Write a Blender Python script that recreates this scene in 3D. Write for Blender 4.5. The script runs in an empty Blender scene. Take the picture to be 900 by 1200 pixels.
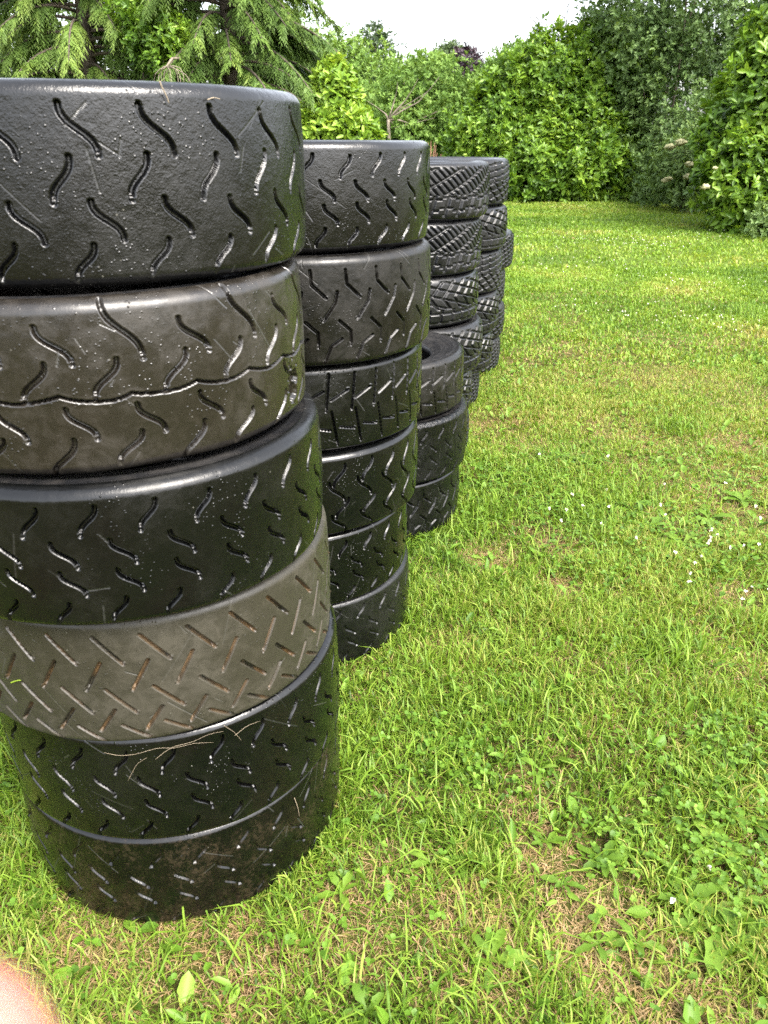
import bpy, math, random
import numpy as np
from mathutils import Vector
rng = np.random.default_rng(7)
random.seed(7)
SC = bpy.context.scene
COL = SC.collection
PI = math.pi

# ------------------------------------------------------------------ camera
CAM_H, PITCH, F = 1.2588, math.radians(26.0), 901.0
cd = bpy.data.cameras.new('camera')
cam = bpy.data.objects.new('camera', cd)
COL.objects.link(cam)
cam.location = (0, 0, CAM_H)
cam.rotation_euler = (PI / 2 - PITCH, 0, 0)
cd.sensor_width = 36
cd.lens = F / 1200 * 36
cd.clip_start = 0.004
cd.clip_end = 600
cd.dof.use_dof = True
cd.dof.focus_distance = 1.9
cd.dof.aperture_fstop = 11.0
SC.camera = cam


def ray(px, py):
    x, y = (px - 450) / F, (py - 600) / F
    c, s = math.cos(PITCH), math.sin(PITCH)
    return np.array([x, c - y * s, -s - y * c])


def gp(px, py, z=0.0):
    """ground point seen at a pixel of the 900x1200 photograph"""
    d = ray(px, py)
    t = (z - CAM_H) / d[2]
    return d[0] * t, d[1] * t


def at(px, py, Y):
    """point on the vertical plane y = Y"""
    d = ray(px, py)
    t = Y / d[1]
    return d[0] * t, Y, CAM_H + d[2] * t


# ------------------------------------------------------------------ helpers
def new_mesh(name, V, faces=None, quads=None, tris=None, smooth=False, attrs=None):
    me = bpy.data.meshes.new(name)
    V = np.asarray(V, np.float32).reshape(-1, 3)
    loops, starts = [], []
    n = 0
    if quads is not None and len(quads):
        q = np.asarray(quads, np.int32).reshape(-1, 4)
        loops.append(q.ravel()); starts.append(np.arange(len(q)) * 4); n = len(q) * 4
    if tris is not None and len(tris):
        t = np.asarray(tris, np.int32).reshape(-1, 3)
        loops.append(t.ravel()); starts.append(n + np.arange(len(t)) * 3)
    L = np.concatenate(loops).astype(np.int32); S = np.concatenate(starts).astype(np.int32)
    me.vertices.add(len(V)); me.vertices.foreach_set('co', V.ravel())
    me.loops.add(len(L)); me.loops.foreach_set('vertex_index', L)
    me.polygons.add(len(S)); me.polygons.foreach_set('loop_start', S)
    if smooth:
        me.polygons.foreach_set('use_smooth', np.ones(len(S), bool))
    if attrs:
        for k, a in attrs.items():
            at_ = me.attributes.new(k, 'FLOAT', 'POINT')
            at_.data.foreach_set('value', np.asarray(a, np.float32))
    me.update(calc_edges=True)
    me.validate()
    return me


def link(name, me, mat=None, parent=None, loc=None):
    o = bpy.data.objects.new(name, me)
    COL.objects.link(o)
    if mat is not None:
        me.materials.append(mat)
    if parent is not None:
        o.parent = parent
    if loc is not None:
        o.location = loc
    return o


def tag(o, label, cat, group=None, kind=None):
    o['label'] = label
    o['category'] = cat
    if group: o['group'] = group
    if kind: o['kind'] = kind
    return o


def empty(name, loc=(0, 0, 0)):
    o = bpy.data.objects.new(name, None)
    o.empty_display_size = 0.1
    COL.objects.link(o)
    o.location = loc
    return o


def hash2(i, j, seed):
    h = (i.astype(np.int64) * 374761393 + j.astype(np.int64) * 668265263 + seed * 2147483647) & 0xffffffff
    h = ((h ^ (h >> 13)) * 1274126177) & 0xffffffff
    return ((h ^ (h >> 16)) & 0xffff) / 65535.0


def vnoise(x, y, seed=0):
    x = np.asarray(x, float); y = np.asarray(y, float)
    i, j = np.floor(x), np.floor(y)
    fx, fy = x - i, y - j
    fx = fx * fx * (3 - 2 * fx); fy = fy * fy * (3 - 2 * fy)
    a, b = hash2(i, j, seed), hash2(i + 1, j, seed)
    c, d = hash2(i, j + 1, seed), hash2(i + 1, j + 1, seed)
    return (a * (1 - fx) + b * fx) * (1 - fy) + (c * (1 - fx) + d * fx) * fy


def fbm(x, y, seed=0, o=4):
    s, a, t = 0, 0.5, 0
    for k in range(o):
        s = s + a * vnoise(x * 2 ** k, y * 2 ** k, seed + k * 17); t += a; a *= 0.5
    return s / t


def sstep(a, b, x):
    t = np.clip((x - a) / (b - a), 0, 1)
    return t * t * (3 - 2 * t)


def norm(v):
    return v / np.maximum(np.linalg.norm(v, axis=-1, keepdims=True), 1e-9)


def scatter(tv, tq, tt, pos, xd, nd, sc, widths=None):
    """copies of a small template: x axis along xd, z towards nd"""
    xd = norm(xd); yd = norm(np.cross(nd, xd)); zd = np.cross(xd, yd)
    n, k = len(pos), len(tv)
    sc = np.asarray(sc).reshape(-1, 1, 1) * np.ones((n, 1, 1))
    w = np.ones((n, 1, 1)) if widths is None else np.asarray(widths).reshape(-1, 1, 1)
    V = pos[:, None, :] + sc * (tv[None, :, 0:1] * xd[:, None] + w * tv[None, :, 1:2] * yd[:, None] + tv[None, :, 2:3] * zd[:, None])
    off = (np.arange(n) * k)[:, None, None]
    Q = (np.asarray(tq)[None] + off).reshape(-1, 4) if len(tq) else None
    T = (np.asarray(tt)[None] + off).reshape(-1, 3) if len(tt) else None
    return V.reshape(-1, 3), Q, T


class Acc:
    """collects geometry and one float per vertex"""
    def __init__(s): s.V, s.Q, s.T, s.A, s.n = [], [], [], [], 0
    def add(s, V, Q, T, a=0.0):
        V = np.asarray(V, float).reshape(-1, 3)
        if Q is not None and len(Q): s.Q.append(np.asarray(Q).reshape(-1, 4) + s.n)
        if T is not None and len(T): s.T.append(np.asarray(T).reshape(-1, 3) + s.n)
        s.V.append(V); s.A.append(np.ones(len(V)) * a); s.n += len(V)
    def tube(s, pts, r, sides=6, a=0.0):
        pts = np.asarray(pts, float); r = np.ones(len(pts)) * r
        tg = norm(np.gradient(pts, axis=0))
        up = np.where(np.abs(tg[:, 2:3]) > 0.9, [[1.0, 0, 0]], [[0, 0, 1.0]])
        u = norm(np.cross(tg, up)); v = np.cross(tg, u)
        an = np.arange(sides) * 2 * PI / sides
        V = pts[:, None] + r[:, None, None] * (np.cos(an)[None, :, None] * u[:, None] + np.sin(an)[None, :, None] * v[:, None])
        m = len(pts); i = np.arange(m - 1)[:, None] * sides; j = np.arange(sides)[None]; j2 = (j + 1) % sides
        Q = np.stack([i + j, i + j2, i + sides + j2, i + sides + j], -1).reshape(-1, 4)
        V = V.reshape(-1, 3)
        T = []
        for e, st in ((0, 0), (1, (m - 1) * sides)):
            for t in range(1, sides - 1):
                T.append((st, st + t + 1, st + t) if e == 0 else (st, st + t, st + t + 1))
        s.add(V, Q, T, a)
    def mesh(s, name, smooth=False, attr='tint'):
        return new_mesh(name, np.concatenate(s.V), quads=np.concatenate(s.Q) if s.Q else None,
                        tris=np.concatenate(s.T) if s.T else None, smooth=smooth, attrs={attr: np.concatenate(s.A)})


# ------------------------------------------------------------------ materials
def mat_new(name):
    m = bpy.data.materials.new(name); m.use_nodes = True
    nt = m.node_tree; nt.nodes.clear()
    out = nt.nodes.new('ShaderNodeOutputMaterial')
    return m, nt, out


def N(nt, t, **kw):
    n = nt.nodes.new(t)
    for k, v in kw.items():
        if k in n.inputs: n.inputs[k].default_value = v
        else: setattr(n, k, v)
    return n


def ramp(nt, stops, fac=None, interp='LINEAR'):
    n = nt.nodes.new('ShaderNodeValToRGB'); e = n.color_ramp.elements
    n.color_ramp.interpolation = interp
    while len(e) < len(stops): e.new(0.5)
    for el, (p, c) in zip(e, stops):
        el.position = p; el.color = (*c, 1) if len(c) == 3 else c
    if fac is not None: nt.links.new(fac, n.inputs[0])
    return n


def noise(nt, vec, scale, detail=4, rough=0.55, dist=0.0):
    n = N(nt, 'ShaderNodeTexNoise'); n.inputs['Scale'].default_value = scale
    n.inputs['Detail'].default_value = detail; n.inputs['Roughness'].default_value = rough
    n.inputs['Distortion'].default_value = dist
    nt.links.new(vec, n.inputs['Vector']); return n


def mixc(nt, fac, a, b, blend='MIX'):
    n = nt.nodes.new('ShaderNodeMix'); n.data_type = 'RGBA'; n.blend_type = blend
    for sck, v in ((n.inputs[0], fac), (n.inputs[6], a), (n.inputs[7], b)):
        if hasattr(v, 'links') or hasattr(v, 'is_linked'): nt.links.new(v, sck)
        elif isinstance(v, (int, float)): sck.default_value = v
        else: sck.default_value = (*v, 1)
    return n.outputs[2]


def mathn(nt, op, a, b=None):
    n = N(nt, 'ShaderNodeMath', operation=op)
    for i, v in enumerate((a, b)):
        if v is None: continue
        if isinstance(v, (int, float)): n.inputs[i].default_value = v
        else: nt.links.new(v, n.inputs[i])
    return n.outputs[0]


def leaf_mat(name, stops, rough=0.4, transl=0.3, spec=0.5, var=0.0):
    m, nt, out = mat_new(name); L = nt.links.new
    a = N(nt, 'ShaderNodeAttribute', attribute_name='tint')
    r = ramp(nt, stops, a.outputs['Fac'])
    col = r.outputs[0]
    p = N(nt, 'ShaderNodeBsdfPrincipled', Roughness=rough); p.inputs['Specular IOR Level'].default_value = spec
    t = N(nt, 'ShaderNodeBsdfTranslucent')
    L(col, p.inputs['Base Color'])
    tc = mixc(nt, 1.0, col, (1.25, 1.15, 0.6), 'MULTIPLY'); L(tc, t.inputs['Color'])
    mx = N(nt, 'ShaderNodeMixShader'); mx.inputs[0].default_value = transl
    L(p.outputs[0], mx.inputs[1]); L(t.outputs[0], mx.inputs[2]); L(mx.outputs[0], out.inputs[0])
    return m


def rubber(name, base, dust, damt, rough, dustscale=6.0, speck=0.5, fine=0.5, groovedust=None, rip=0.0, spec=0.34, n2s=42, dlo=.20, dhi=.34):
    m, nt, out = mat_new(name); L = nt.links.new
    tc = N(nt, 'ShaderNodeTexCoord'); oi = N(nt, 'ShaderNodeObjectInfo')
    off = N(nt, 'ShaderNodeVectorMath', operation='ADD')
    sc = N(nt, 'ShaderNodeMath', operation='MULTIPLY'); sc.inputs[1].default_value = 37.0
    L(oi.outputs['Random'], sc.inputs[0]); L(tc.outputs['Object'], off.inputs[0]); L(sc.outputs[0], off.inputs[1])
    P = off.outputs[0]
    n1 = noise(nt, P, dustscale, 6, 0.62, 0.3)
    n2 = noise(nt, P, 42, 5, 0.6); nd_ = noise(nt, P, n2s, 6, 0.7, 0.6)
    n3 = noise(nt, P, 420, 3, 0.6)
    d = mathn(nt, 'MULTIPLY', n1.outputs[0], nd_.outputs[0])
    dr = ramp(nt, [(dlo, (0, 0, 0)), (dhi, (1, 1, 1))], d)
    df = mathn(nt, 'MULTIPLY', dr.outputs[0], damt)
    col = mixc(nt, df, base, dust)
    if groovedust:
        a = N(nt, 'ShaderNodeAttribute', attribute_name='groove')
        gf = mathn(nt, 'MULTIPLY', a.outputs['Fac'], 0.75)
        gn = mathn(nt, 'MULTIPLY', gf, ramp(nt, [(0.38, (0, 0, 0)), (0.56, (1, 1, 1))], noise(nt, P, 25, 3).outputs[0]).outputs[0])
        col = mixc(nt, gn, col, groovedust)
    # pale specks: dried splashes, grit
    vo = N(nt, 'ShaderNodeTexVoronoi'); vo.inputs['Scale'].default_value = 75; L(P, vo.inputs['Vector'])
    sp = ramp(nt, [(0.05, (1, 1, 1)), (0.10, (0, 0, 0))], vo.outputs['Distance'])
    spm = mathn(nt, 'MULTIPLY', sp.outputs[0], ramp(nt, [(0.60, (0, 0, 0)), (0.66, (1, 1, 1))], noise(nt, P, 9, 3).outputs[0]).outputs[0])
    col = mixc(nt, mathn(nt, 'MULTIPLY', spm, 0.5 * speck), col, (0.30, 0.29, 0.25))
    # scratches cut into the tread
    scm = N(nt, 'ShaderNodeAttribute', attribute_name='scratch').outputs['Fac']
    col = mixc(nt, mathn(nt, 'MULTIPLY', scm, 0.3), col, (0.10, 0.10, 0.095))
    p = N(nt, 'ShaderNodeBsdfPrincipled'); L(col, p.inputs['Base Color'])
    rr = ramp(nt, [(0.3, (max(rough - 0.1, .05),) * 3), (0.7, (rough + 0.14,) * 3)], n1.outputs[0])
    r2 = mathn(nt, 'ADD', rr.outputs[0], mathn(nt, 'MULTIPLY', df, 0.22)); L(r2, p.inputs['Roughness'])
    p.inputs['Specular IOR Level'].default_value = spec
    # bump: fine grain + lumps + water beads
    vb = N(nt, 'ShaderNodeTexVoronoi'); vb.inputs['Scale'].default_value = 150; L(P, vb.inputs['Vector'])
    bead = ramp(nt, [(0.0, (1, 1, 1)), (0.24, (0, 0, 0))], vb.outputs['Distance'])
    beadm = mathn(nt, 'MULTIPLY', bead.outputs[0], ramp(nt, [(0.5, (0, 0, 0)), (0.62, (1, 1, 1))], noise(nt, P, 11, 3).outputs[0]).outputs[0])
    h = mathn(nt, 'ADD', mathn(nt, 'MULTIPLY', n3.outputs[0], 0.5 * fine), mathn(nt, 'MULTIPLY', n2.outputs[0], 0.12))
    h = mathn(nt, 'ADD', h, mathn(nt, 'MULTIPLY', noise(nt, P, 190, 3).outputs[0], 0.55 * fine))
    h = mathn(nt, 'ADD', h, mathn(nt, 'MULTIPLY', beadm, 1.3 * speck))
    h = mathn(nt, 'ADD', h, mathn(nt, 'MULTIPLY', scm, -0.5))
    if rip:
        mr = N(nt, 'ShaderNodeMapping'); mr.inputs['Scale'].default_value = (70, 70, 14); L(P, mr.inputs[0])
        h = mathn(nt, 'ADD', h, mathn(nt, 'MULTIPLY', noise(nt, mr.outputs[0], 1.0, 4, 0.6, 0.8).outputs[0], rip))
    b = N(nt, 'ShaderNodeBump'); b.inputs['Strength'].default_value = 0.8; b.inputs['Distance'].default_value = 0.0022
    L(h, b.inputs['Height']); L(b.outputs[0], p.inputs['Normal'])
    L(p.outputs[0], out.inputs[0])
    return m


RUB = {
    'wet': rubber('wet_black_rubber', (0.0024, 0.0025, 0.0027), (0.007, 0.0067, 0.006), 0.5, 0.17, fine=.45, spec=.5),
    'black': rubber('black_rubber', (0.0018, 0.0020, 0.0021), (0.005, 0.0048, 0.004), 0.5, 0.18, fine=.2, spec=.42),
    'glossy': rubber('glossy_black_rubber', (0.0015, 0.0016, 0.0017), (0.005, 0.0046, 0.004), 0.4, 0.12, speck=1.0, fine=0.12, spec=.45),
    'brown': rubber('worn_brown_rubber', (0.0098, 0.0082, 0.0063), (0.019, 0.0155, 0.0115), 0.8, 0.25, fine=0.13, spec=.6),
    'dusty': rubber('dusty_brown_rubber', (0.021, 0.0188, 0.0130), (0.034, 0.0298, 0.0200), 0.8, 0.42, fine=0.15, groovedust=(0.12, 0.07, 0.03), spec=.4),
    'muddy': rubber('muddy_black_rubber', (0.0018, 0.0018, 0.0017), (0.042, 0.029, 0.018), 0.62, 0.15, n2s=130, dlo=.24, dhi=.42, dustscale=11, fine=.25, spec=.45),
    'worn': rubber('scuffed_rubber', (0.0035, 0.0033, 0.0029), (0.0105, 0.009, 0.0068), 0.6, 0.26, fine=.2, spec=.36),
    'rippled': rubber('rippled_rubber', (0.0025, 0.0026, 0.0027), (0.007, 0.007, 0.007), 0.5, 0.22, rip=4.0, fine=.2, spec=.34),
    'gravel': rubber('grey_black_rubber', (0.0045, 0.0047, 0.0054), (0.012, 0.0117, 0.0112), 0.6, 0.27, speck=0.2, fine=.2, spec=.38),
    'side': rubber('sidewall_rubber', (0.008, 0.0082, 0.009), (0.022, 0.0195, 0.017), 0.6, 0.32, speck=0.2, fine=.15, spec=.45),
}

# ------------------------------------------------------------------ tyres
R0 = 0.31


def scurve(t0, t1, ua, ub, H, n=14):
    s = np.linspace(0, 1, n)
    e = s * s * (3 - 2 * s); e = e * .3 + .7 * e * e * (3 - 2 * e)
    return np.stack([ua + (ub - ua) * e, H * (0.5 - (t0 + (t1 - t0) * s))], 1)


def poly(pts, H):
    return np.array([(u, H * (0.5 - t)) for u, t in pts])


def pattern(kind, H):
    """returns pitch, function(k) -> list of (polyline, width, depth)"""
    w, d = 0.0063, 0.0085
    if kind == 'A':
        rows = [(.12, .35, 0, .034), (.35, .56, .002, -.021), (.56, .75, .018, .048), (.76, .93, .014, -.009)]
        return .086, lambda k: [(scurve(*r, H), w, d) for r in rows]
    if kind == 'Af':
        rows = [(.12, .37, 0, -.03), (.32, .57, -.042, -.006), (.54, .77, .004, -.028), (.72, .94, -.036, -.002)]
        return .073, lambda k: [(scurve(*r, H), w * .95, d) for r in rows]
    if kind == 'B':
        def f(k):
            ex = k % 2 == 0
            return [(scurve(.03 if ex else .14, .34, -.004 if ex else 0, .035, H), w, d), (scurve(.33, .53, .004, -.026, H), w, d),
                    (scurve(.59, .77, .018, .048, H), w, d), (scurve(.76, .99 if not ex else .93, .02, -.011, H), w, d)]
        return .082, f
    if kind in ('C', 'Cs'):
        rows = [(.13, .31, -.003, -.025), (.35, .52, .008, .036), (.55, .72, .014, .042), (.77, .93, .015, -.005)]
        dd = d if kind == 'C' else .0034
        return .073, lambda k: [(scurve(*r, H), w * .92, dd) for r in rows]
    if kind == 'D':
        rows = [(0, .13, .036, .33), (.0045, .32, -.022, .53), (.008, .52, .046, .71), (.014, .69, -.012, .86), (.018, .82, .054, .94)]
        return .066, lambda k: [(poly([(a, b), (c, e)], H), .0054, d) for a, b, c, e in rows]
    if kind == 'E':
        rows = [[(0, .13), (.002, .25), (.031, .37)], [(.053, .31), (.048, .41), (.022, .56)],
                [(-.014, .56), (.011, .66), (.011, .79)], [(-.011, .73), (-.034, .79), (-.05, .95)]]
        return .073, lambda k: [(poly(r, H), .0054, d) for r in rows]
    if kind == 'F':
        rows = [[(0, .10), (-.009, .50)], [(.004, .38), (.044, .28)], [(.004, .50), (.018, .90)], [(.022, .68), (.058, .72)]]
        return .059, lambda k: [(poly(r, H), .0054, d) for r in rows]


def tyre_profile(H, R, sh, rc):
    """tread from sidewall crest to sidewall crest: list of (r, z) and dense flags"""
    hh = H / 2 - 0.0015
    return hh, sh, rc


RNAME = {}


def make_tyre(name, c, z0, H, kind, mat, label, group, seed=0, R=R0, sh=0.017, res=0.0024, tilt=(0, 0), phase=0.0, halfdense=2.1):
    root = empty(name, (c[0], c[1], z0))
    root.rotation_euler = (tilt[0], tilt[1], 0)
    tag(root, label, 'tyre', group)
    gravel = kind.startswith('G')
    hh = H / 2 - 0.0022
    rc = R - (0.024 if not gravel else 0.03)          # crest of the sidewall
    shz = sh
    # profile
    nsh = 12
    th = np.linspace(0, PI / 2, nsh, endpoint=False)
    Rs = R - 0.003
    pr = list(rc + (Rs - rc) * np.sin(th)); pz = list(hh - shz + shz * np.cos(th))
    nv = int((2 * (hh - shz)) / res) + 1
    zz = np.linspace(hh - shz, -(hh - shz), nv)
    pr += list(R - 0.003 * (zz / (hh - shz)) ** 2); pz += list(zz)
    pr += list(rc + (Rs - rc) * np.sin(th[::-1])); pz += list(-(hh - shz) - shz * np.cos(th[::-1]))
    pr, pz = np.array(pr), np.array(pz)
    # profile normals
    tr, tz = np.gradient(pr), np.gradient(pz)
    nr, nz = -tz, tr
    ln = np.hypot(nr, nz); nr, nz = nr / ln, nz / ln
    if nr[len(nr) // 2] < 0: nr, nz = -nr, -nz
    # angles, dense towards the open side of the row
    face = math.atan2(-c[1], -c[0])
    dth = res / R
    nd_ = int(2 * halfdense / dth)
    a = np.linspace(face - halfdense, face + halfdense, nd_, endpoint=False)
    rest = 2 * PI - 2 * halfdense
    a = np.concatenate([a, face + halfdense + np.linspace(0, rest, int(rest * R / (res * 3)), endpoint=False)])
    u = a * R
    nu, nvv = len(a), len(pr)
    D = np.zeros((nu, nvv)); Gd = np.zeros((nu, nvv)); Bd = np.zeros((nu, nvv))
    lr = np.random.default_rng(1000 + seed)
    if not gravel:
        P, fn = pattern(kind, H)
        n = int(round(2 * PI * R / P)); P = 2 * PI * R / n
        ustart = u[0]
        for k in range(n):
            uo0 = (phase + k) * P + math.floor(ustart / P) * P
            for pl, w, dp in fn(k):
                pl = pl.copy(); jit = lr.normal(0, 0.0012, 2); pl[:, 0] += jit[0] + uo0; pl[:, 1] += jit[1]
                for wrap in (-2 * PI * R, 0, 2 * PI * R):
                    q = pl.copy(); q[:, 0] += wrap
                    i0, i1 = np.searchsorted(u, q[:, 0].min() - w), np.searchsorted(u, q[:, 0].max() + w)
                    if i1 - i0 < 2: continue
                    jj = np.where((pz > q[:, 1].min() - w) & (pz < q[:, 1].max() + w))[0]
                    if len(jj) < 2: continue
                    j0, j1 = jj[0], jj[-1] + 1
                    U, Z = np.meshgrid(u[i0:i1], pz[j0:j1], indexing='ij')
                    best = np.full(U.shape, 9.0)
                    for (ax, az), (bx, bz) in zip(q[:-1], q[1:]):
                        dx, dz = bx - ax, bz - az
                        t = np.clip(((U - ax) * dx + (Z - az) * dz) / (dx * dx + dz * dz), 0, 1)
                        best = np.minimum(best, np.hypot(U - ax - t * dx, Z - az - t * dz))
                    g = 1 - sstep(w / 2 - 0.0009, w / 2 + 0.0004, best)
                    lip = np.exp(-((best - w / 2 - 0.001) / 0.0012) ** 2) * 0.0002
                    D[i0:i1, j0:j1] = np.minimum(D[i0:i1, j0:j1], -dp * g)
                    Gd[i0:i1, j0:j1] = np.maximum(Gd[i0:i1, j0:j1], g)
                    Bd[i0:i1, j0:j1] = np.maximum(Bd[i0:i1, j0:j1], lip)
                    e = q[-1]                                  # a bead of water hangs at the low end
                    be = np.hypot(U - e[0], Z - e[1] - 0.001)
                    Bd[i0:i1, j0:j1] = np.maximum(Bd[i0:i1, j0:j1], 0.0045 * np.sqrt(np.clip(1 - (be / 0.0036) ** 2, 0, 1)) * (lr.random() < 0.8))
        if kind == 'B':                                        # the tread has split along a wavy line
            cz = H * (0.5 - 0.535) + 0.004 - 0.008 * np.abs(np.sin(u / .082 * PI + .9)) ** .8 + 0.003 * (vnoise(u * 22, u * 0, 5) - .5) * 2
            dist = np.abs(pz[None, :] - cz[:, None])
            g = 1 - sstep(0.0011, 0.0021, dist)
            D = np.minimum(D, -0.012 * g); Gd = np.maximum(Gd, g)
            Bd += np.exp(-((dist - 0.004) / 0.002) ** 2) * 0.0002
            # worn-through chunk at the lower shoulder
            for (ua, za, ra) in ((u[0] + 0.0, 0, 0),):
                pass
            cu = R * (face + 0.98)
            U, Z = np.meshgrid(u, pz, indexing='ij')
            m = np.hypot((U - cu) / 0.02, (Z + 0.055) / 0.032) + (vnoise(U * 160, Z * 160, 3) - .5) * 0.9
            D = np.minimum(D, -0.007 * (1 - sstep(0.75, 1.0, m)))
    else:
        U, Z = np.meshgrid(u, pz, indexing='ij')
        zn = Z / hh
        n = 34 if kind in ('G1', 'G3') else 36
        P = 2 * PI * R / n; f = U / P + phase
        def fr(x): return x - np.floor(x)
        def groove(x, wdt, e=0.035):
            y = np.abs(fr(x) - .5); return sstep(.5 - wdt - e, .5 - wdt + e * .4, y)
        if kind == 'G1':      # slanted ladder bars above, square lugs below
            up = zn > -0.10
            g1 = groove(2.0 * f + zn * 3.4, 0.15, .035)                              # long diagonals
            g1b = groove(zn * 1.8 - f * 0.5, 0.08)                            # cross cuts that make bars
            slit = 0 * g1
            g2 = groove(f - (zn + .1) * .5, 0.12); g2b = groove(zn * 2.6 + .42 + .22 * (np.floor(f - (zn + .1) * .5 + .5) % 2), 0.08)
            g = np.where(up, np.maximum(np.maximum(g1, g1b), slit), np.maximum(g2, g2b))
        elif kind == 'G2':    # bent chevron blocks above, rows of upright lugs below
            up = zn > -.25
            g1 = groove(f - np.abs(zn - .2) * 1.5, 0.11)
            g1b = groove(zn * 2.9 + f * 0.42, 0.08)
            g2 = groove(f * 1.0 - (zn + .25) * .25, 0.10); g2b = groove(zn * 2.7 + .15, 0.07)
            g = np.where(up, np.maximum(g1, g1b), np.maximum(g2, g2b))
        elif kind == 'G3':
            up = zn > .05
            g1 = groove(f * 1.0, 0.10); g1b = groove(zn * 3.6 - f * 0.3, 0.09)
            g2 = groove(f + zn * 2.0, 0.12); g2b = groove(zn * 3.2 - f * .5, 0.09)
            g = np.where(up, np.maximum(g1, g1b), np.maximum(g2, g2b))
        else:                 # G4: worn close-set lugs in diagonal rows
            g = np.maximum(groove(f * 1.3 + zn * 1.1, 0.11), groove(zn * 3.8 - f * 0.6, 0.10))
        edge = 1 - sstep(0.85, 0.88, np.abs(zn))
        g = np.clip(g, 0, 1) * edge
        D = -0.0095 * g; Gd = g
    Sc = np.zeros((nu, nvv))
    if not gravel:
        for _ in range(38):
            uc, zc = lr.uniform(u[0], u[0] + 2 * halfdense * R), lr.uniform(-hh, hh)
            an_, ln_ = lr.choice([-.9, -.7, .6, 1.3, 2.2]) + lr.normal(0, .2), lr.uniform(.008, .05) * lr.uniform(.3, 1)
            ax, az, bx, bz = uc - ln_ * math.cos(an_), zc - ln_ * math.sin(an_), uc + ln_ * math.cos(an_), zc + ln_ * math.sin(an_)
            i0, i1 = np.searchsorted(u, min(ax, bx) - .003), np.searchsorted(u, max(ax, bx) + .003)
            jj = np.where((pz > min(az, bz) - .003) & (pz < max(az, bz) + .003))[0]
            if i1 - i0 < 2 or len(jj) < 2: continue
            j0, j1 = jj[0], jj[-1] + 1
            U, Z = np.meshgrid(u[i0:i1], pz[j0:j1], indexing='ij')
            t = np.clip(((U - ax) * (bx - ax) + (Z - az) * (bz - az)) / (4 * ln_ * ln_), 0, 1)
            dd = np.hypot(U - ax - t * (bx - ax), Z - az - t * (bz - az))
            Sc[i0:i1, j0:j1] = np.maximum(Sc[i0:i1, j0:j1], (1 - sstep(.0003, .0016, dd)) * lr.uniform(.15, .8))
        Sc *= 1 - Gd
    # slow unevenness of a used carcass
    U, Z = np.meshgrid(a, pz, indexing='ij')
    wob = (vnoise(U * 3 + seed, Z * 8, seed) - .5) * 0.003 + (vnoise(U * 40, Z * 120, seed + 3) - .5) * 0.00025
    fade = np.minimum(1, np.minimum(np.arange(nvv), nvv - 1 - np.arange(nvv)) / 4.0)
    T = (D + Bd + wob) * fade[None, :]
    rr = pr[None, :] + T * nr[None, :]; zz = pz[None, :] + T * nz[None, :]
    V = np.stack([rr * np.cos(a)[:, None], rr * np.sin(a)[:, None], zz + H / 2], -1).reshape(-1, 3)
    i = np.arange(nu)[:, None]; i2 = (i + 1) % nu; j = np.arange(nvv - 1)[None]
    Q = np.stack([i * nvv + j, i * nvv + j + 1, i2 * nvv + j + 1, i2 * nvv + j], -1).reshape(-1, 4)
    me = new_mesh('tread', V, quads=Q, smooth=True, attrs={'groove': Gd.ravel(), 'scratch': Sc.ravel()})
    link('tread', me, RUB[mat], root)
    # sidewalls: crest -> rim bead, with moulded rings
    na = 160
    aa = np.linspace(0, 2 * PI, na, endpoint=False)
    rb = 0.205
    s = np.linspace(0, 1, 26)
    sr = rc - (rc - rb) * s
    sz = hh - 0.001 - 0.02 * s ** 1.8
    sz = sz + 0.0018 * (np.abs(s - 0.2) < 0.03) + 0.002 * (np.abs(s - 0.72) < 0.05) - 0.0012 * (np.abs(s - 0.45) < 0.05)
    sr[0] = rc; sz[0] = hh
    for sgn in (1, -1):
        V = np.stack([sr[None] * np.cos(aa)[:, None], sr[None] * np.sin(aa)[:, None], np.broadcast_to(sgn * sz[None] + H / 2, (na, len(sr)))], -1).reshape(-1, 3)
        m = len(sr); i = np.arange(na)[:, None]; i2 = (i + 1) % na; j = np.arange(m - 1)[None]
        Q = np.stack([i * m + j, i2 * m + j, i2 * m + j + 1, i * m + j + 1], -1).reshape(-1, 4)
        if sgn < 0: Q = Q[:, ::-1]
        sw = link('sidewall', new_mesh('sidewall', V, quads=Q, smooth=True), RUB['side'], root)
        # bead: thick lip that turns into the hollow of the carcass
        br = np.array([rb, rb - .006, rb - .011, rb - .012, rb - .009, rb + .004, rb + .03, rb + .06, R - .02])
        bz = np.array([sz[-1], sz[-1] - .001, sz[-1] - .006, sz[-1] - .016, sz[-1] - .022, sz[-1] - .022, sz[-1] - .016, sz[-1] - .014, sz[-1] - .04])
        bz[-1] = min(bz[-1], 0.05)
        V = np.stack([br[None] * np.cos(aa)[:, None], br[None] * np.sin(aa)[:, None], np.broadcast_to(sgn * bz[None] + H / 2, (na, len(br)))], -1).reshape(-1, 3)
        m = len(br); j = np.arange(m - 1)[None]
        Q = np.stack([i * m + j, i2 * m + j, i2 * m + j + 1, i * m + j + 1], -1).reshape(-1, 4)
        if sgn < 0: Q = Q[:, ::-1]
        link('bead', new_mesh('bead', V, quads=Q, smooth=True), RUB['side'], sw)
    # inner liner closes the hollow
    return root


def sil_x(cx, cy, zc, R):
    """right-hand outline pixel of an upright cylinder"""
    an = np.linspace(0, 2 * PI, 181)
    x, y, z = cx + R * np.cos(an), cy + R * np.sin(an), zc - CAM_H
    c, s = math.cos(PITCH), math.sin(PITCH)
    return (450 + F * x / (y * c - z * s)).max()


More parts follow.
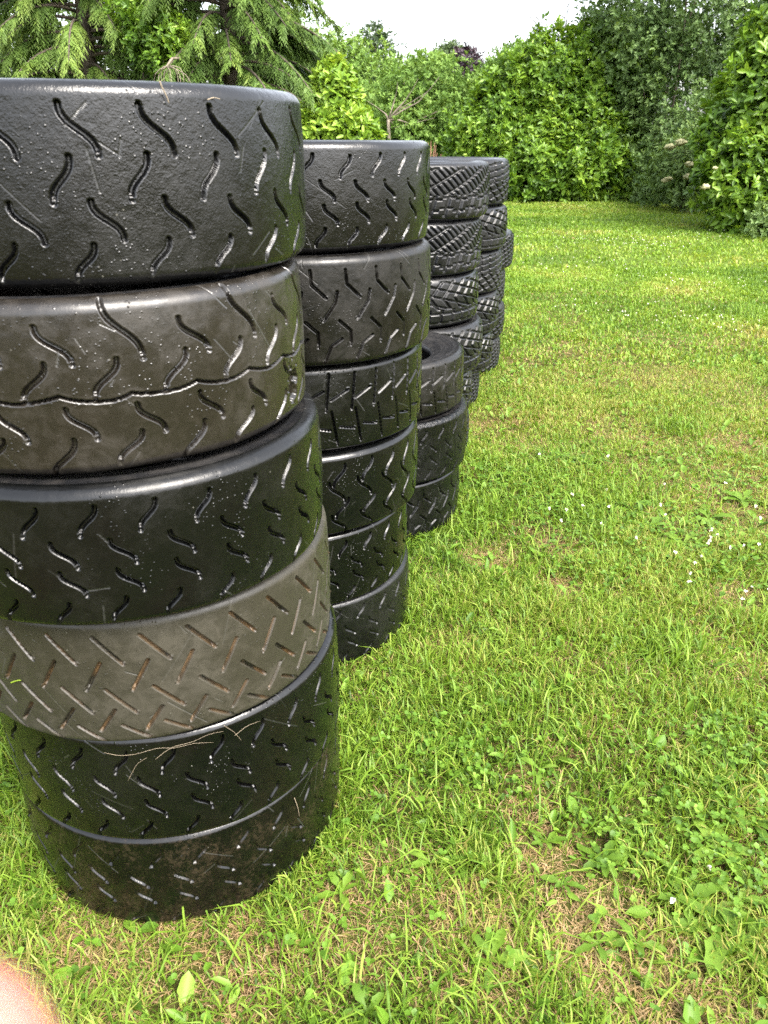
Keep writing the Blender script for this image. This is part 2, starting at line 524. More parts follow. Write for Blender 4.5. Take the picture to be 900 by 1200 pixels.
def solve_x(px, cy, zc, R=R0):
    lo, hi = -2.0, 2.0
    for _ in range(40):
        m = (lo + hi) / 2
        if sil_x(m, cy, zc, R) < px: lo = m
        else: hi = m
    return (lo + hi) / 2


SLICK = 'grooved slick tyres stacked on the lawn'
RALLY = 'block tread rally tyres stacked on the lawn'
FOOT = []


def stack(hs, cxs, cys, specs, name, group, res, seed, **kw):
    z = sum(hs); FOOT.append((cxs[-1], cys[-1]))
    for k, (h, cx, cy, (kind, mat, label, ph)) in enumerate(zip(hs, cxs, cys, specs)):
        z -= h
        make_tyre(name, (cx, cy), z, h, kind, mat, label, group, seed=seed + k, res=res, phase=ph,
                  tilt=(random.uniform(-.004, .004), random.uniform(-.004, .004)), **kw)


stack([.219, .218, .207, .224, .229, .219], [-.425, -.433, -.410, -.406, -.397, -.404], [1.207, 1.172, 1.146, 1.175, 1.195, 1.208], [
    ('A', 'wet', 'black slick tyre with four rows of S-shaped cuts, topmost of the tall front stack', .25),
    ('B', 'brown', 'brownish slick tyre split by a wavy crack around its middle', .5),
    ('C', 'black', 'dark slick tyre with thick shiny shoulder, directly under the cracked brownish tyre', .1),
    ('D', 'dusty', 'dusty brown tyre with straight dash-shaped cuts holding rusty mud', .6),
    ('C', 'glossy', 'glossy wet black tyre with grass strands, directly below the dusty brown tyre', .4),
    ('Cs', 'muddy', 'mud-caked worn tyre with faint cuts resting on grass, bottom of the tall front stack', .8)],
    'racing_tyre', SLICK, 0.0013, 10)
stack([.208, .226, .201, .208, .206, .206], [-.206, -.199, -.215, -.222, -.246, -.237], [1.902, 1.879, 1.899, 1.89, 1.897, 1.922], [
    ('C', 'wet', 'damp black slick tyre with S-shaped cuts, topmost of the second stack', .3),
    ('E', 'worn', 'scuffed slick tyre with bent hook-shaped cuts, second from top in the second stack', .0),
    ('F', 'black', 'slick tyre with crossing dash cuts in the middle of the second tall stack', .4),
    ('Af', 'black', 'slick tyre with alternating S cuts under the crossing-dash tyre of the second stack', .2),
    ('C', 'glossy', 'dark slick tyre set slightly inward, second from bottom in the second stack', .6),
    ('Cs', 'wet', 'grubby slick tyre standing in the grass, bottom of the second stack', .1)],
    'racing_tyre', SLICK, 0.0016, 30)
stack([.187, .217, .214], [-.032, -.014, -.032], [2.627, 2.619, 2.629], [
    ('F', 'worn', 'slick tyre with crossing dash cuts and open centre, top of the short stack of three', .2),
    ('Cs', 'rippled', 'badly rippled slick tyre in the middle of the short stack of three', .5),
    ('E', 'black', 'slick tyre with hooked cuts on the grass, bottom of the short stack of three', .7)],
    'racing_tyre', SLICK, 0.0024, 50)


def rally(hs, cy, sx, specs, seed):
    z = sum(hs); cxs = []
    for h, px in zip(hs, sx):
        z -= h; cxs.append(solve_x(px, cy, z + h / 2))
    stack(hs, cxs, [cy + random.uniform(-.012, .012) for _ in hs], specs, 'rally_tyre', RALLY, 0.0024, seed, sh=0.03, halfdense=1.7)
    return cxs


rally([.198, .197, .193, .198, .195, .197], 3.26, [574, 564, 561, 565, 553, 549], [
    ('G1', 'gravel', 'rally tyre with slanted bar tread, topmost behind the short stack of three', .0),
    ('G1', 'gravel', 'rally tyre with slanted bar tread, second down behind the short stack of three', .4),
    ('G2', 'gravel', 'rally tyre with square lower blocks, third down behind the short stack of three', .2),
    ('G2', 'gravel', 'rally tyre showing its wide pale sidewall just behind the open-centred slick tyre', .7),
    ('G2', 'gravel', 'rally tyre set inward, second from bottom behind the short stack of three', .3),
    ('G4', 'gravel', 'rally tyre on the grass at the bottom behind the short stack of three', .5)], 60)
rally([.2, .197, .196, .195, .195, .19], 3.98, [597, 594, 589, 584, 577, 562], [
    ('G3', 'gravel', 'wide rally tyre topping the second rally stack, against the laurel hedge', .3),
    ('G2', 'gravel', 'chevron-block rally tyre, second from top in the second rally stack', .6),
    ('G3', 'gravel', 'rally tyre with reversed slanted blocks, third from top in the second rally stack', .1),
    ('G2', 'gravel', 'square-block rally tyre, third from bottom in the second rally stack', .8),
    ('G2', 'gravel', 'rally tyre second from bottom in the second rally stack', .5),
    ('G4', 'gravel', 'rally tyre at the foot of the second rally stack', .2)], 70)
rally([.2, .195, .195, .195], 4.66, [602, 592, 591, 586], [
    ('G4', 'gravel', 'worn rally tyre sticking out on top of the low stack at the row end', .3),
    ('G3', 'gravel', 'rally tyre second from top in the low stack at the row end', .6),
    ('G3', 'gravel', 'rally tyre second from bottom in the low stack at the row end', .1),
    ('G4', 'gravel', 'rally tyre on the grass at the bottom of the low stack at the row end', .8)], 80)

# ------------------------------------------------------------------ lawn
# soil and thatch under the grass
def ground_z(x, y):
    d = np.hypot(x, y - 2.0)
    return (fbm(np.asarray(x) * 0.7, np.asarray(y) * 0.7, 5, 3) - 0.5) * 0.05 * sstep(2.5, 7, d) - 0.004


gx = np.concatenate([np.linspace(-160, -12, 16), np.linspace(-10, 10, 90), np.linspace(12, 160, 16)])
gy = np.concatenate([np.linspace(-40, -6, 8), np.linspace(-4, 24, 130), np.linspace(26, 260, 24)])
GX, GY = np.meshgrid(gx, gy, indexing='ij')
GV = np.stack([GX, GY, ground_z(GX, GY)], -1).reshape(-1, 3)
i = np.arange(len(gx) - 1)[:, None]; j = np.arange(len(gy) - 1)[None]; m_ = len(gy)
GQ = np.stack([i * m_ + j, (i + 1) * m_ + j, (i + 1) * m_ + j + 1, i * m_ + j + 1], -1).reshape(-1, 4)
m, nt, out = mat_new('soil_and_thatch'); L = nt.links.new
tc = N(nt, 'ShaderNodeTexCoord'); P = tc.outputs['Object']
n1 = noise(nt, P, 1.3, 5, 0.6); n2 = noise(nt, P, 30, 6, 0.7, 1.0); n3 = noise(nt, P, 160, 4, 0.7)
c1 = ramp(nt, [(0.32, (0.022, 0.013, 0.006)), (0.5, (0.075, 0.046, 0.021)), (0.68, (0.20, 0.135, 0.065))], n2.outputs[0])
c2 = ramp(nt, [(0.35, (0.04, 0.075, 0.012)), (0.65, (0.10, 0.15, 0.025))], n3.outputs[0])
f = ramp(nt, [(0.40, (0, 0, 0)), (0.58, (1, 1, 1))], n1.outputs[0])
sx = N(nt, 'ShaderNodeSeparateXYZ'); L(P, sx.inputs[0])
mr = N(nt, 'ShaderNodeMapRange'); L(sx.outputs['Y'], mr.inputs[0]); mr.inputs[1].default_value = 3.0; mr.inputs[2].default_value = 8.0
f2 = mathn(nt, 'MAXIMUM', mathn(nt, 'MULTIPLY', f.outputs[0], 0.8), mathn(nt, 'MULTIPLY', mr.outputs[0], 0.9))
col = mixc(nt, f2, c1.outputs[0], c2.outputs[0])
p = N(nt, 'ShaderNodeBsdfPrincipled', Roughness=1.0); p.inputs['Specular IOR Level'].default_value = 0.05; L(col, p.inputs['Base Color'])
b = N(nt, 'ShaderNodeBump'); b.inputs['Distance'].default_value = 0.01; L(n3.outputs[0], b.inputs['Height']); L(b.outputs[0], p.inputs['Normal'])
L(p.outputs[0], out.inputs[0])
g = link('ground', new_mesh('ground', GV, quads=GQ, smooth=True), m)
g['kind'] = 'structure'; g['label'] = 'soil and thatch of the back garden lawn'

GRASS = leaf_mat('grass_blades', [(0.0, (0.042, 0.085, 0.008)), (0.25, (0.094, 0.178, 0.016)), (0.5, (0.166, 0.264, 0.027)), (0.72, (0.25, 0.31, 0.055)),
                                  (0.84, (0.26, 0.175, 0.075)), (1.0, (0.40, 0.285, 0.155))], rough=0.45, transl=0.38, spec=0.22)

# dry and bare spots seen in the photograph, as places on the lawn (x, y, radius, strength)
SPOTS = [(gp(a, b_)[0], gp(a, b_)[1], r, s) for a, b_, r, s in [
    (690, 1060, .13, 1.0), (640, 1010, .09, .9), (720, 1110, .10, .9), (250, 1120, .13, .7), (120, 1100, .12, .75), (470, 1040, .12, .5), (560, 1100, .14, .6),
    (420, 1080, .12, .5), (780, 1170, .13, .7), (660, 690, .09, .9), (660, 640, .09, .7), (575, 655, .12, .8), (620, 940, .1, .5), (860, 700, .1, .7),
    (780, 440, .35, .8), (830, 400, .35, .6), (700, 440, .3, .5), (860, 520, .22, .7), (720, 500, .2, .5), (640, 370, .3, .35), (790, 350, .45, .5),
    (800, 620, .12, .55), (520, 760, .1, .35), (600, 520, .2, .4), (760, 290, .8, .2), (800, 265, .7, .3), (560, 650, .07, .8)]]


def dryness(x, y):
    d = 0.62 * sstep(0.50, 0.70, fbm(x * 1.5 + 3, y * 1.5, 21, 4)) + 0.3 * sstep(0.55, 0.75, fbm(x * 5, y * 5, 33, 3))
    for sx, sy, r, s in SPOTS:
        q = np.hypot(x - sx, y - sy) / r + (fbm(x * 9, y * 9, 40, 2) - .5) * 0.8
        d = np.maximum(d, s * (1 - sstep(0.5, 1.25, q)))
    far = sstep(5.0, 9.0, y)
    return np.clip(d * (1 - 0.8 * far), 0, 1)


def in_tyre(x, y, r=0.275):
    k = np.zeros(len(x), bool)
    for fx, fy in FOOT: k |= np.hypot(x - fx, y - fy) < r
    return k


def blades(x, y, hgt, wid, tint, lean, acc, seglean=None):
    n = len(x)
    az = rng.uniform(0, 2 * PI, n)
    d = np.stack([np.cos(az), np.sin(az)], 1)
    az2 = az + PI / 2 + rng.normal(0, .5, n)
    wv = np.stack([np.cos(az2), np.sin(az2), 0 * az], 1) * (wid / 2)[:, None]
    b0 = np.stack([x, y, ground_z(x, y)], 1)
    up = np.sqrt(np.clip(1 - lean ** 2, 0.02, 1))
    mid = b0 + np.concatenate([d * (lean * 0.45 * hgt)[:, None], (up * 0.6 * hgt)[:, None]], 1)
    tipz = np.clip(up * 0.95 * hgt - lean ** 2 * hgt * 0.35, 0.004, None)
    tip = b0 + np.concatenate([d * (lean * 1.15 * hgt)[:, None], tipz[:, None]], 1)
    V = np.stack([b0 - wv * .8, b0 + wv * .8, mid - wv, mid + wv, tip], 1).reshape(-1, 3)
    o = (np.arange(n) * 5)[:, None]
    Q = np.array([[0, 1, 3, 2]]) + o; T = np.array([[2, 3, 4]]) + o
    acc.add(V, Q, T, np.repeat(tint, 5))


def sample(n, x0, x1, y0, y1):
    return rng.uniform(x0, x1, n), rng.uniform(y0, y1, n)


acc = Acc()


def lawn_zone(n, x0, x1, y0, y1, h0, h1, w0, w1, wedge=0.62, margin=1.0, dense=1.0):
    x, y = sample(n, x0, x1, y0, y1)
    k = (np.abs(x) < y * wedge + margin) & ~in_tyre(x, y)
    x, y = x[k], y[k]
    dr = dryness(x, y)
    cl = fbm(x * 6, y * 6, 50, 3)
    big = fbm(x * 1.1 + 9, y * 1.1, 60, 3)
    keep = rng.random(len(x)) < np.clip((0.55 + 0.9 * cl) * (1 - 0.35 * dr), 0, 1)
    x, y, dr, cl, big = x[keep], y[keep], dr[keep], cl[keep], big[keep]
    n = len(x)
    straw = rng.random(n) < np.clip(0.06 - .045 * sstep(5, 8, y) + (0.8 - .3 * sstep(2.2, 4, y)) * dr, 0, .9)
    h = (h0 + (h1 - h0) * np.clip(cl * 1.5 - .25 + rng.normal(0, .25, n), 0, 1.3)) * (1 - 0.45 * dr)
    lean = np.clip(rng.normal(0.55, .22, n), .05, .97)
    lean = np.where(straw, np.clip(rng.normal(0.92, .08, n), .6, .99), lean)
    h = np.where(straw, h * 0.9, h)
    tint = np.clip(0.46 + (big - .5) * 0.8 + (cl - .5) * 0.35 + rng.normal(0, .2, n) * (1 - .5 * sstep(4, 8, y)) + 0.12 * dr, 0.0, .78)
    tint = np.where(straw, np.clip(rng.normal(0.9, .08, n), .7, 1), tint)
    w = rng.uniform(w0, w1, n) * np.where(straw, .75, 1)
    blades(x, y, h, w, tint, lean, acc)


lawn_zone(250000, -1.5, 2.1, 0.3, 2.4, .018, .064, .0016, .0042)
lawn_zone(210000, -2.4, 3.2, 2.4, 4.6, .02, .05, .0024, .0046)
lawn_zone(150000, -4, 5.6, 4.6, 8.5, .025, .05, .006, .011)
lawn_zone(190000, -9, 13.5, 8.5, 22, .03, .055, .012, .022)
# matted dead thatch on the dry spots
x, y = sample(420000, -1.5, 2.4, .3, 3.6); dr = dryness(x, y)
k = (np.abs(x) < y * .62 + .9) & ~in_tyre(x, y) & (rng.random(len(x)) < .03 + .52 * dr ** 1.3)
x, y = x[k], y[k]; n = len(x)
blades(x, y, rng.uniform(.012, .042, n), rng.uniform(.0008, .002, n), np.clip(rng.normal(.9, .09, n), .68, 1), np.clip(rng.normal(.95, .05, n), .7, .99), acc)
# long strands lying in every direction
x, y = sample(9500, -1.5, 2.1, .3, 3.2); k = ~in_tyre(x, y, .30) ; x, y = x[k], y[k]
blades(x, y, rng.uniform(.06, .115, len(x)), rng.uniform(.0025, .0045, len(x)), np.clip(rng.normal(.42, .14, len(x)), .1, .95), np.clip(rng.normal(.75, .15, len(x)), .2, .96), acc)
# tufts of coarse grass
for px, py, n, hh_, sp in [(785, 770, 160, .10, .05), (790, 505, 200, .11, .06), (640, 560, 260, .09, .10), (720, 570, 300, .09, .12), (590, 600, 120, .09, .06), (560, 545, 150, .08, .08),
                       (690, 610, 200, .09, .07), (450, 730, 120, .08, .05), (880, 740, 120, .09, .05), (500, 800, 120, .09, .06), (890, 380, 160, .12, .12), (885, 370, 160, .14, .1), (30, 1000, 160, .08, .06), (15, 930, 160, .09, .06),
                       (420, 905, 100, .08, .04), (620, 480, 160, .07, .12), (700, 590, 160, .09, .1), (560, 620, 120, .08, .08)]:
    cx, cy = gp(px, py)
    q = rng.normal(0, sp, (n, 2)); x, y = cx + q[:, 0], cy + q[:, 1]
    blades(x, y, rng.uniform(.5, 1.1, n) * hh_, rng.uniform(.003, .006, n), np.clip(rng.normal(.38, .1, n), .05, .7), np.clip(rng.normal(.6, .2, n), .1, .95), acc)
# a fringe grows up round the foot of each stack
for fx, fy in FOOT:
    n = 900; a = rng.uniform(0, 2 * PI, n); r = .297 + np.abs(rng.normal(0, .035, n))
    blades(fx + r * np.cos(a), fy + r * np.sin(a), rng.uniform(.018, .062, n), rng.uniform(.0018, .0036, n), np.clip(rng.normal(.45, .16, n), .05, 1), np.clip(rng.normal(.5, .22, n), .05, .95), acc)
lawn = link('grass', acc.mesh('grass'), GRASS)
tag(lawn, 'patchy green lawn grass with dry straw-coloured spots around the tyre stacks', 'grass', kind='stuff')

# small-leaved ground cover: clover and seedlings
LEAF6 = np.array([(0, 0, 0), (.35, .5, .07), (.75, .38, .05), (1, 0, -.06), (.75, -.38, .05), (.35, -.5, .07)], float)
LEAF6q = [(0, 3, 2, 1), (0, 5, 4, 3)]
CLOVER = leaf_mat('clover_leaves', [(0, (0.05, 0.11, 0.010)), (.5, (0.10, 0.195, 0.018)), (1, (0.17, 0.28, 0.035))], rough=.45, spec=.25, transl=.3)
acc = Acc()
cen = [(840, 560, .3), (780, 640, .25), (860, 660, .25), (640, 560, .25), (870, 960, .16), (885, 1040, .1), (830, 1000, .08), (720, 990, .08), (560, 900, .1), (640, 600, .2), (560, 570, .2), (700, 660, .15), (860, 880, .15), (500, 880, .12)]
xs, ys, ss = [], [], []
for px, py, sp in cen:
    cx, cy = gp(px, py); n = int(150 * (sp / .2) ** 1.2)
    q = rng.normal(0, sp * .6, (n, 2)); xs.append(cx + q[:, 0]); ys.append(cy + q[:, 1])
x, y = sample(3000, -1.3, 2.6, .5, 5.5); xs.append(x); ys.append(y)
x, y = np.concatenate(xs), np.concatenate(ys); k = ~in_tyre(x, y, .33); x, y = x[k], y[k]; n = len(x)
z = ground_z(x, y) + rng.uniform(.012, .045, n)
t0 = np.clip(rng.normal(.36, .2, n), 0, 1)
base_az = rng.uniform(0, 2 * PI, n)
for kk in range(3):
    a = base_az + kk * 2.1 + rng.normal(0, .2, n)
    xd = np.stack([np.cos(a), np.sin(a), rng.normal(.1, .25, n)], 1)
    nd = np.stack([rng.normal(0, .3, n), rng.normal(0, .3, n), np.ones(n)], 1)
    V, Q, T = scatter(LEAF6, LEAF6q, [], np.stack([x, y, z], 1), xd, nd, rng.uniform(.006, .013, n))
    acc.add(V, Q, T, np.repeat(np.clip(t0 + rng.normal(0, .1, n), 0, 1), 6))
x, y = sample(5200, -1.3, 2.6, .5, 4.8); k = ~in_tyre(x, y, .33) & (fbm(x * 2.3, y * 2.3, 88, 3) > .42); x, y = x[k], y[k]; n = len(x)
a = rng.uniform(0, 2 * PI, n); el = rng.normal(.45, .3, n)
xd = np.stack([np.cos(a) * np.cos(el), np.sin(a) * np.cos(el), np.sin(el)], 1)
nd = np.stack([-np.cos(a) * np.sin(el), -np.sin(a) * np.sin(el), np.cos(el)], 1) + rng.normal(0, .35, (n, 3))
V, Q, T = scatter(LEAF6 * [1, .5, 1.6], LEAF6q, [], np.stack([x, y, ground_z(x, y) + .006], 1), xd, nd, rng.uniform(.018, .05, n), rng.uniform(.6, 1.2, n))
acc.add(V, Q, T, np.repeat(np.clip(rng.normal(.55, .25, n), 0, 1), 6))
clover = link('clover_leaves', acc.mesh('clover_leaves'), CLOVER)
tag(clover, 'low clover and seedling leaves spread through the lawn', 'ground cover', kind='stuff')

# white clover heads
WHITE = leaf_mat('clover_petals', [(0, (0.62, 0.60, 0.52)), (1, (0.78, 0.77, 0.72))], rough=.7, transl=.2)
acc = Acc()
xs, ys = [], []
for px, py, n, sp in [(830, 660, 8, .10), (845, 650, 6, .08), (740, 290, 40, .5), (700, 310, 25, .5), (830, 335, 35, .5), (730, 365, 16, .3), (850, 385, 20, .3), (830, 380, 20, .3), (770, 280, 40, .7), (800, 1040, 2, .05), (870, 700, 8, .1),
                      (760, 610, 10, .3), (690, 590, 8, .3), (660, 280, 40, 1.0), (620, 300, 20, .8), (740, 245, 40, 1.5)]:
    cx, cy = gp(px, py); q = rng.normal(0, sp * .7, (n, 2)); xs.append(cx + q[:, 0] * 1.3); ys.append(cy + q[:, 1])
x, y = np.concatenate(xs), np.concatenate(ys); n = len(x)
z = ground_z(x, y) + rng.uniform(.035, .06, n)
for kk in range(9):
    v = norm(rng.normal(0, 1, (n, 3)) + [0, 0, .5])
    V, Q, T = scatter(LEAF6, LEAF6q, [], np.stack([x, y, z], 1), v, norm(rng.normal(0, 1, (n, 3))), rng.uniform(.0045, .008, n))
    acc.add(V, Q, T, np.repeat(rng.random(n), 6))
tag(link('clover_flowers', acc.mesh('clover_flowers'), WHITE), 'tiny white clover heads dotted over the lawn', 'flowers', kind='stuff')

# broad-leaved weeds
WEED = leaf_mat('weed_leaves', [(0, (0.06, 0.125, 0.012)), (.5, (0.11, 0.195, 0.02)), (1, (0.18, 0.275, 0.04))], spec=.2, rough=.5, transl=.35)


def weed(px, py, nl, size, label, name='dandelion_plant', wd=.34, up=.35):
    cx, cy = gp(px, py); acc = Acc(); tone = random.uniform(.15, .7)
    for k in range(nl):
        a = k * 2.4 + random.uniform(-.4, .4); ln = size * random.uniform(.6, 1.1); el = random.uniform(up - .25, up + .35)
        s = np.linspace(0, 1, 7)
        rr = ln * (s * math.cos(el) + .1 * s * s); zz = ln * (s * math.sin(el) * 1.1 - .45 * s * s * math.sin(el + .4)) + .012
        wv = ln * wd * .5 * np.array([.12, .3, .62, .9, 1.0, .72, .05]) * (1 + np.array([0, .2, -.2, .22, -.18, .15, 0]) * (name == 'dandelion_plant'))
        d = np.array([math.cos(a), math.sin(a), 0]); sd = np.array([-math.sin(a), math.cos(a), 0])
        c = np.array([0, 0, 0]) + rr[:, None] * d + zz[:, None] * [0, 0, 1]
        tw = random.uniform(-.3, .3)
        Lf = c + wv[:, None] * (sd + [0, 0, .35 + tw]); Rt = c - wv[:, None] * (sd + [0, 0, -.35 + tw])
        V = np.stack([Lf, c, Rt], 1).reshape(-1, 3); q = []
        for t in range(6):
            q += [(t * 3, t * 3 + 1, t * 3 + 4, t * 3 + 3), (t * 3 + 1, t * 3 + 2, t * 3 + 5, t * 3 + 4)]
        acc.add(V, q, None, np.clip(tone + random.uniform(-.2, .2), 0, 1))
    o = link(name, acc.mesh(name, smooth=True), WEED, loc=(cx, cy, float(ground_z(cx, cy))))
    tag(o, label, 'weed', 'broad-leaved weeds in the lawn')


DL = 'broad-leaved green weed with toothed leaves growing low in the lawn'
for px, py, nl, sz in [(555, 905, 5, .055), (632, 905, 3, .045), (540, 1010, 5, .07), (505, 1015, 4, .06), (705, 1010, 8, .06), (735, 1000, 7, .05), (575, 1130, 6, .07), (610, 1140, 5, .06), (840, 1090, 7, .075), (800, 1060, 6, .06),
                       (870, 1110, 6, .07), (880, 970, 6, .06), (850, 930, 7, .06), (745, 1110, 4, .06), (700, 1110, 4, .05), (430, 1190, 4, .05), (840, 1000, 6, .07), (860, 1060, 5, .06), (640, 990, 5, .05), (660, 1040, 5, .05),
                       (800, 640, 7, .09), (830, 610, 7, .09), (760, 620, 6, .08), (660, 540, 7, .1), (690, 545, 7, .1), (600, 560, 6, .1), (740, 600, 7, .08), (860, 640, 7, .09), (870, 590, 6, .09), (540, 820, 4, .06), (400, 1050, 4, .06), (790, 740, 6, .06)]:
    weed(px, py, nl + 1, sz * random.uniform(.75, 1.05) * (1.3 if px > 790 and py > 940 else 1), DL)
weed(24, 1050, 2, .06, 'bright broad leaf lying in grass beside the mud-caked bottom tyre', 'dock_plant', .75, .15)
weed(160, 1098, 2, .045, 'small yellow-green round leaf in front of the mud-caked bottom tyre', 'plantain_plant', .55, .1)

# ------------------------------------------------------------------ background planting
LAUREL_T = LEAF6 * [1, .40, 1]
LAUREL = leaf_mat('laurel_leaves', [(0, (0.03, 0.07, 0.010)), (.4, (0.085, 0.17, 0.018)), (.75, (0.15, 0.26, 0.025)), (1, (0.23, 0.34, 0.04))], rough=.4, transl=.32, spec=.32)
SHRUB = leaf_mat('shrub_leaves', [(0, (0.045, 0.085, 0.025)), (.5, (0.105, 0.175, 0.048)), (1, (0.18, 0.265, 0.08))], rough=.5, transl=.25, spec=.3)
HAZY_WILLOW = leaf_mat('haze_paled_leaves', [(0, (0.06, 0.12, 0.022)), (.5, (0.12, 0.21, 0.038)), (1, (0.21, 0.31, 0.075))], rough=.55, spec=.2, transl=.3)  # distance haze is painted into these leaves as a paler grey-green
FARGREEN = leaf_mat('far_tree_leaves', [(0, (0.03, 0.06, 0.018)), (1, (0.08, 0.12, 0.04))], rough=.5, transl=.25)
COPPER = leaf_mat('copper_leaves', [(0, (0.018, 0.010, 0.016)), (1, (0.06, 0.03, 0.045))], rough=.5, transl=.15)
CONIFER = leaf_mat('conifer_sprays', [(0, (0.035, 0.07, 0.016)), (.45, (0.08, 0.14, 0.026)), (.8, (0.105, 0.17, 0.032)), (1, (0.15, 0.215, 0.042))], rough=.55, spec=.22, transl=.25)
CREAM = leaf_mat('elder_petals', [(0, (0.30, 0.29, 0.13)), (1, (0.42, 0.41, 0.22))], rough=.6, transl=.2)
m, nt, out = mat_new('bark'); L = nt.links.new
tc = N(nt, 'ShaderNodeTexCoord'); nn = noise(nt, tc.outputs['Object'], 14, 5, .6)
r_ = ramp(nt, [(.3, (0.03, 0.022, 0.015)), (.7, (0.09, 0.07, 0.05))], nn.outputs[0])
p = N(nt, 'ShaderNodeBsdfPrincipled', Roughness=.85); L(r_.outputs[0], p.inputs['Base Color']); L(p.outputs[0], out.inputs[0])
BARK = m
m, nt, out = mat_new('pale_dead_wood'); L = nt.links.new
tc = N(nt, 'ShaderNodeTexCoord'); nn = noise(nt, tc.outputs['Object'], 9, 5, .6)
r_ = ramp(nt, [(.3, (0.10, 0.082, 0.06)), (.7, (0.20, 0.165, 0.12))], nn.outputs[0])
p = N(nt, 'ShaderNodeBsdfPrincipled', Roughness=.8); L(r_.outputs[0], p.inputs['Base Color']); L(p.outputs[0], out.inputs[0])
DEAD = m


def blob_points(blobs, n, inner=.55, lump=.18, seed=0):
    """points in the outer shell of lumpy ellipsoids: position and outward direction"""
    blobs = np.array(blobs, float)            # cx cy cz rx ry rz
    area = blobs[:, 3] * blobs[:, 5] + blobs[:, 4] * blobs[:, 5]
    pick = rng.choice(len(blobs), n, p=area / area.sum())
    d = norm(rng.normal(0, 1, (n, 3)))
    az = np.arctan2(d[:, 1], d[:, 0])
    lum = 1 + lump * (2 * fbm(az * 1.6 + pick * 7, d[:, 2] * 2.4 + pick * 3, seed, 3) - 1) * 2
    rad = (inner + (1 - inner) * rng.random(n) ** .45) * lum
    B = blobs[pick]
    pos = B[:, :3] + d * B[:, 3:] * rad[:, None]
    # drop points buried deep in a neighbour blob
    keep = np.ones(n, bool)
    for b in blobs:
        q = np.linalg.norm((pos - b[:3]) / b[3:], axis=1); keep &= q > inner * .8
    keep &= pos[:, 2] > 0.02
    return pos[keep], norm(d[keep] / B[keep, 3:]), rad[keep]


def sprigs(acc, pos, outd, nleaf, size, tmpl, tint, spread=.9, upb=.5, jit=.25, tj=.12):
    n = len(pos)
    ax = norm(outd + [0, 0, upb] + rng.normal(0, .45, (n, 3)))
    for k in range(nleaf):
        perp = norm(np.cross(ax, norm(rng.normal(0, 1, (n, 3)))))
        xd = norm(ax * (1.0 - spread * .5) + perp * spread)
        base = pos + ax * (size * jit * (k / max(1, nleaf - 1) - .5) * 3)[:, None]
        V, Q, T = scatter(tmpl, LEAF6q, [], base, xd, ax + rng.normal(0, .25, (n, 3)), size * rng.uniform(.7, 1.15, n))
        acc.add(V, Q, T, np.repeat(np.clip(tint + rng.normal(0, tj, n), 0, 1), len(tmpl)))


def stems(blobs, base, n=7, r=.035):
    a = Acc()
    for k in range(n):
        b = blobs[k % len(blobs)]
        tgt = np.array([b[0] + random.uniform(-.5, .5) * b[3], b[1] + random.uniform(-.4, .4) * b[4], b[2] + random.uniform(-.2, .5) * b[5]])
        s0 = np.array([base[0] + random.uniform(-.25, .25), base[1] + random.uniform(-.2, .2), 0])
        s = np.linspace(0, 1, 7)[:, None]
        pts = s0 + (tgt - s0) * s + np.sin(s * PI) * np.array([random.uniform(-.2, .2), random.uniform(-.2, .2), .15])
        a.tube(pts, r * (1 - .75 * s[:, 0]), 6)
    return a


def bush(name, label, cat, mat, blobs, n, size, nleaf=5, tmpl=LAUREL_T, inner=.6, tm=.5, ts=.25, group=None, spread=.9, upb=.5, lump=.18, r=.035, seed=0, part='foliage', nst=7, bmat=None):
    base = np.mean(np.array(blobs)[:, :2], axis=0)
    root = empty(name, (base[0], base[1], 0)); tag(root, label, cat, group)
    pos, od, rad = blob_points(blobs, n, inner, lump, seed)
    cl = fbm(pos[:, 0] * 1.7 + seed, pos[:, 2] * 1.7 + pos[:, 1], seed + 5, 3)
    tint = np.clip(tm + (cl - .5) * ts * 2.6 + rng.normal(0, ts * .45, len(pos)), 0, 1)
    acc = Acc(); sprigs(acc, pos, od, nleaf, size * np.ones(len(pos)), tmpl, tint, spread, upb)
    off = np.array([base[0], base[1], 0])
    acc.V = [v - off for v in acc.V]
    link(part, acc.mesh(part), mat, root)
    st = stems(blobs, base, nst, r); st.V = [v - off for v in st.V]
    link('trunk' if part == 'crown' else 'stem', st.mesh('stem', smooth=True), bmat or BARK, root)
    return root


def pb(px, py, Y, rx, rz, ry=None):
    """ellipsoid whose centre is seen at a pixel when standing Y metres off"""
    c = at(px, py, Y); return (c[0], c[1], c[2], rx, ry or rx, rz)


# long laurel hedge: one clipped-out run of bushes that has grown together
bush('laurel_hedge', 'tall glossy laurel hedge beyond the rally tyre stacks', 'hedge', LAUREL, [
    pb(665, 190, 19.2, 1.5, 1.3), pb(600, 200, 19.3, 1.1, 1.05), pb(705, 195, 19.0, 1.0, 1.1), pb(700, 110, 19.6, 1.1, 1.4), pb(640, 105, 19.7, 1.0, 1.15),
    pb(590, 145, 19.6, .9, 1.1), pb(560, 175, 19.6, .8, .95), pb(735, 80, 19.8, .8, 1.0), pb(620, 205, 18.6, .9, .75), pb(680, 205, 18.5, 1.0, .75), pb(735, 205, 18.6, .8, .75)],
    17500, .14, 7, tm=.58, ts=.24, lump=.2, seed=3)
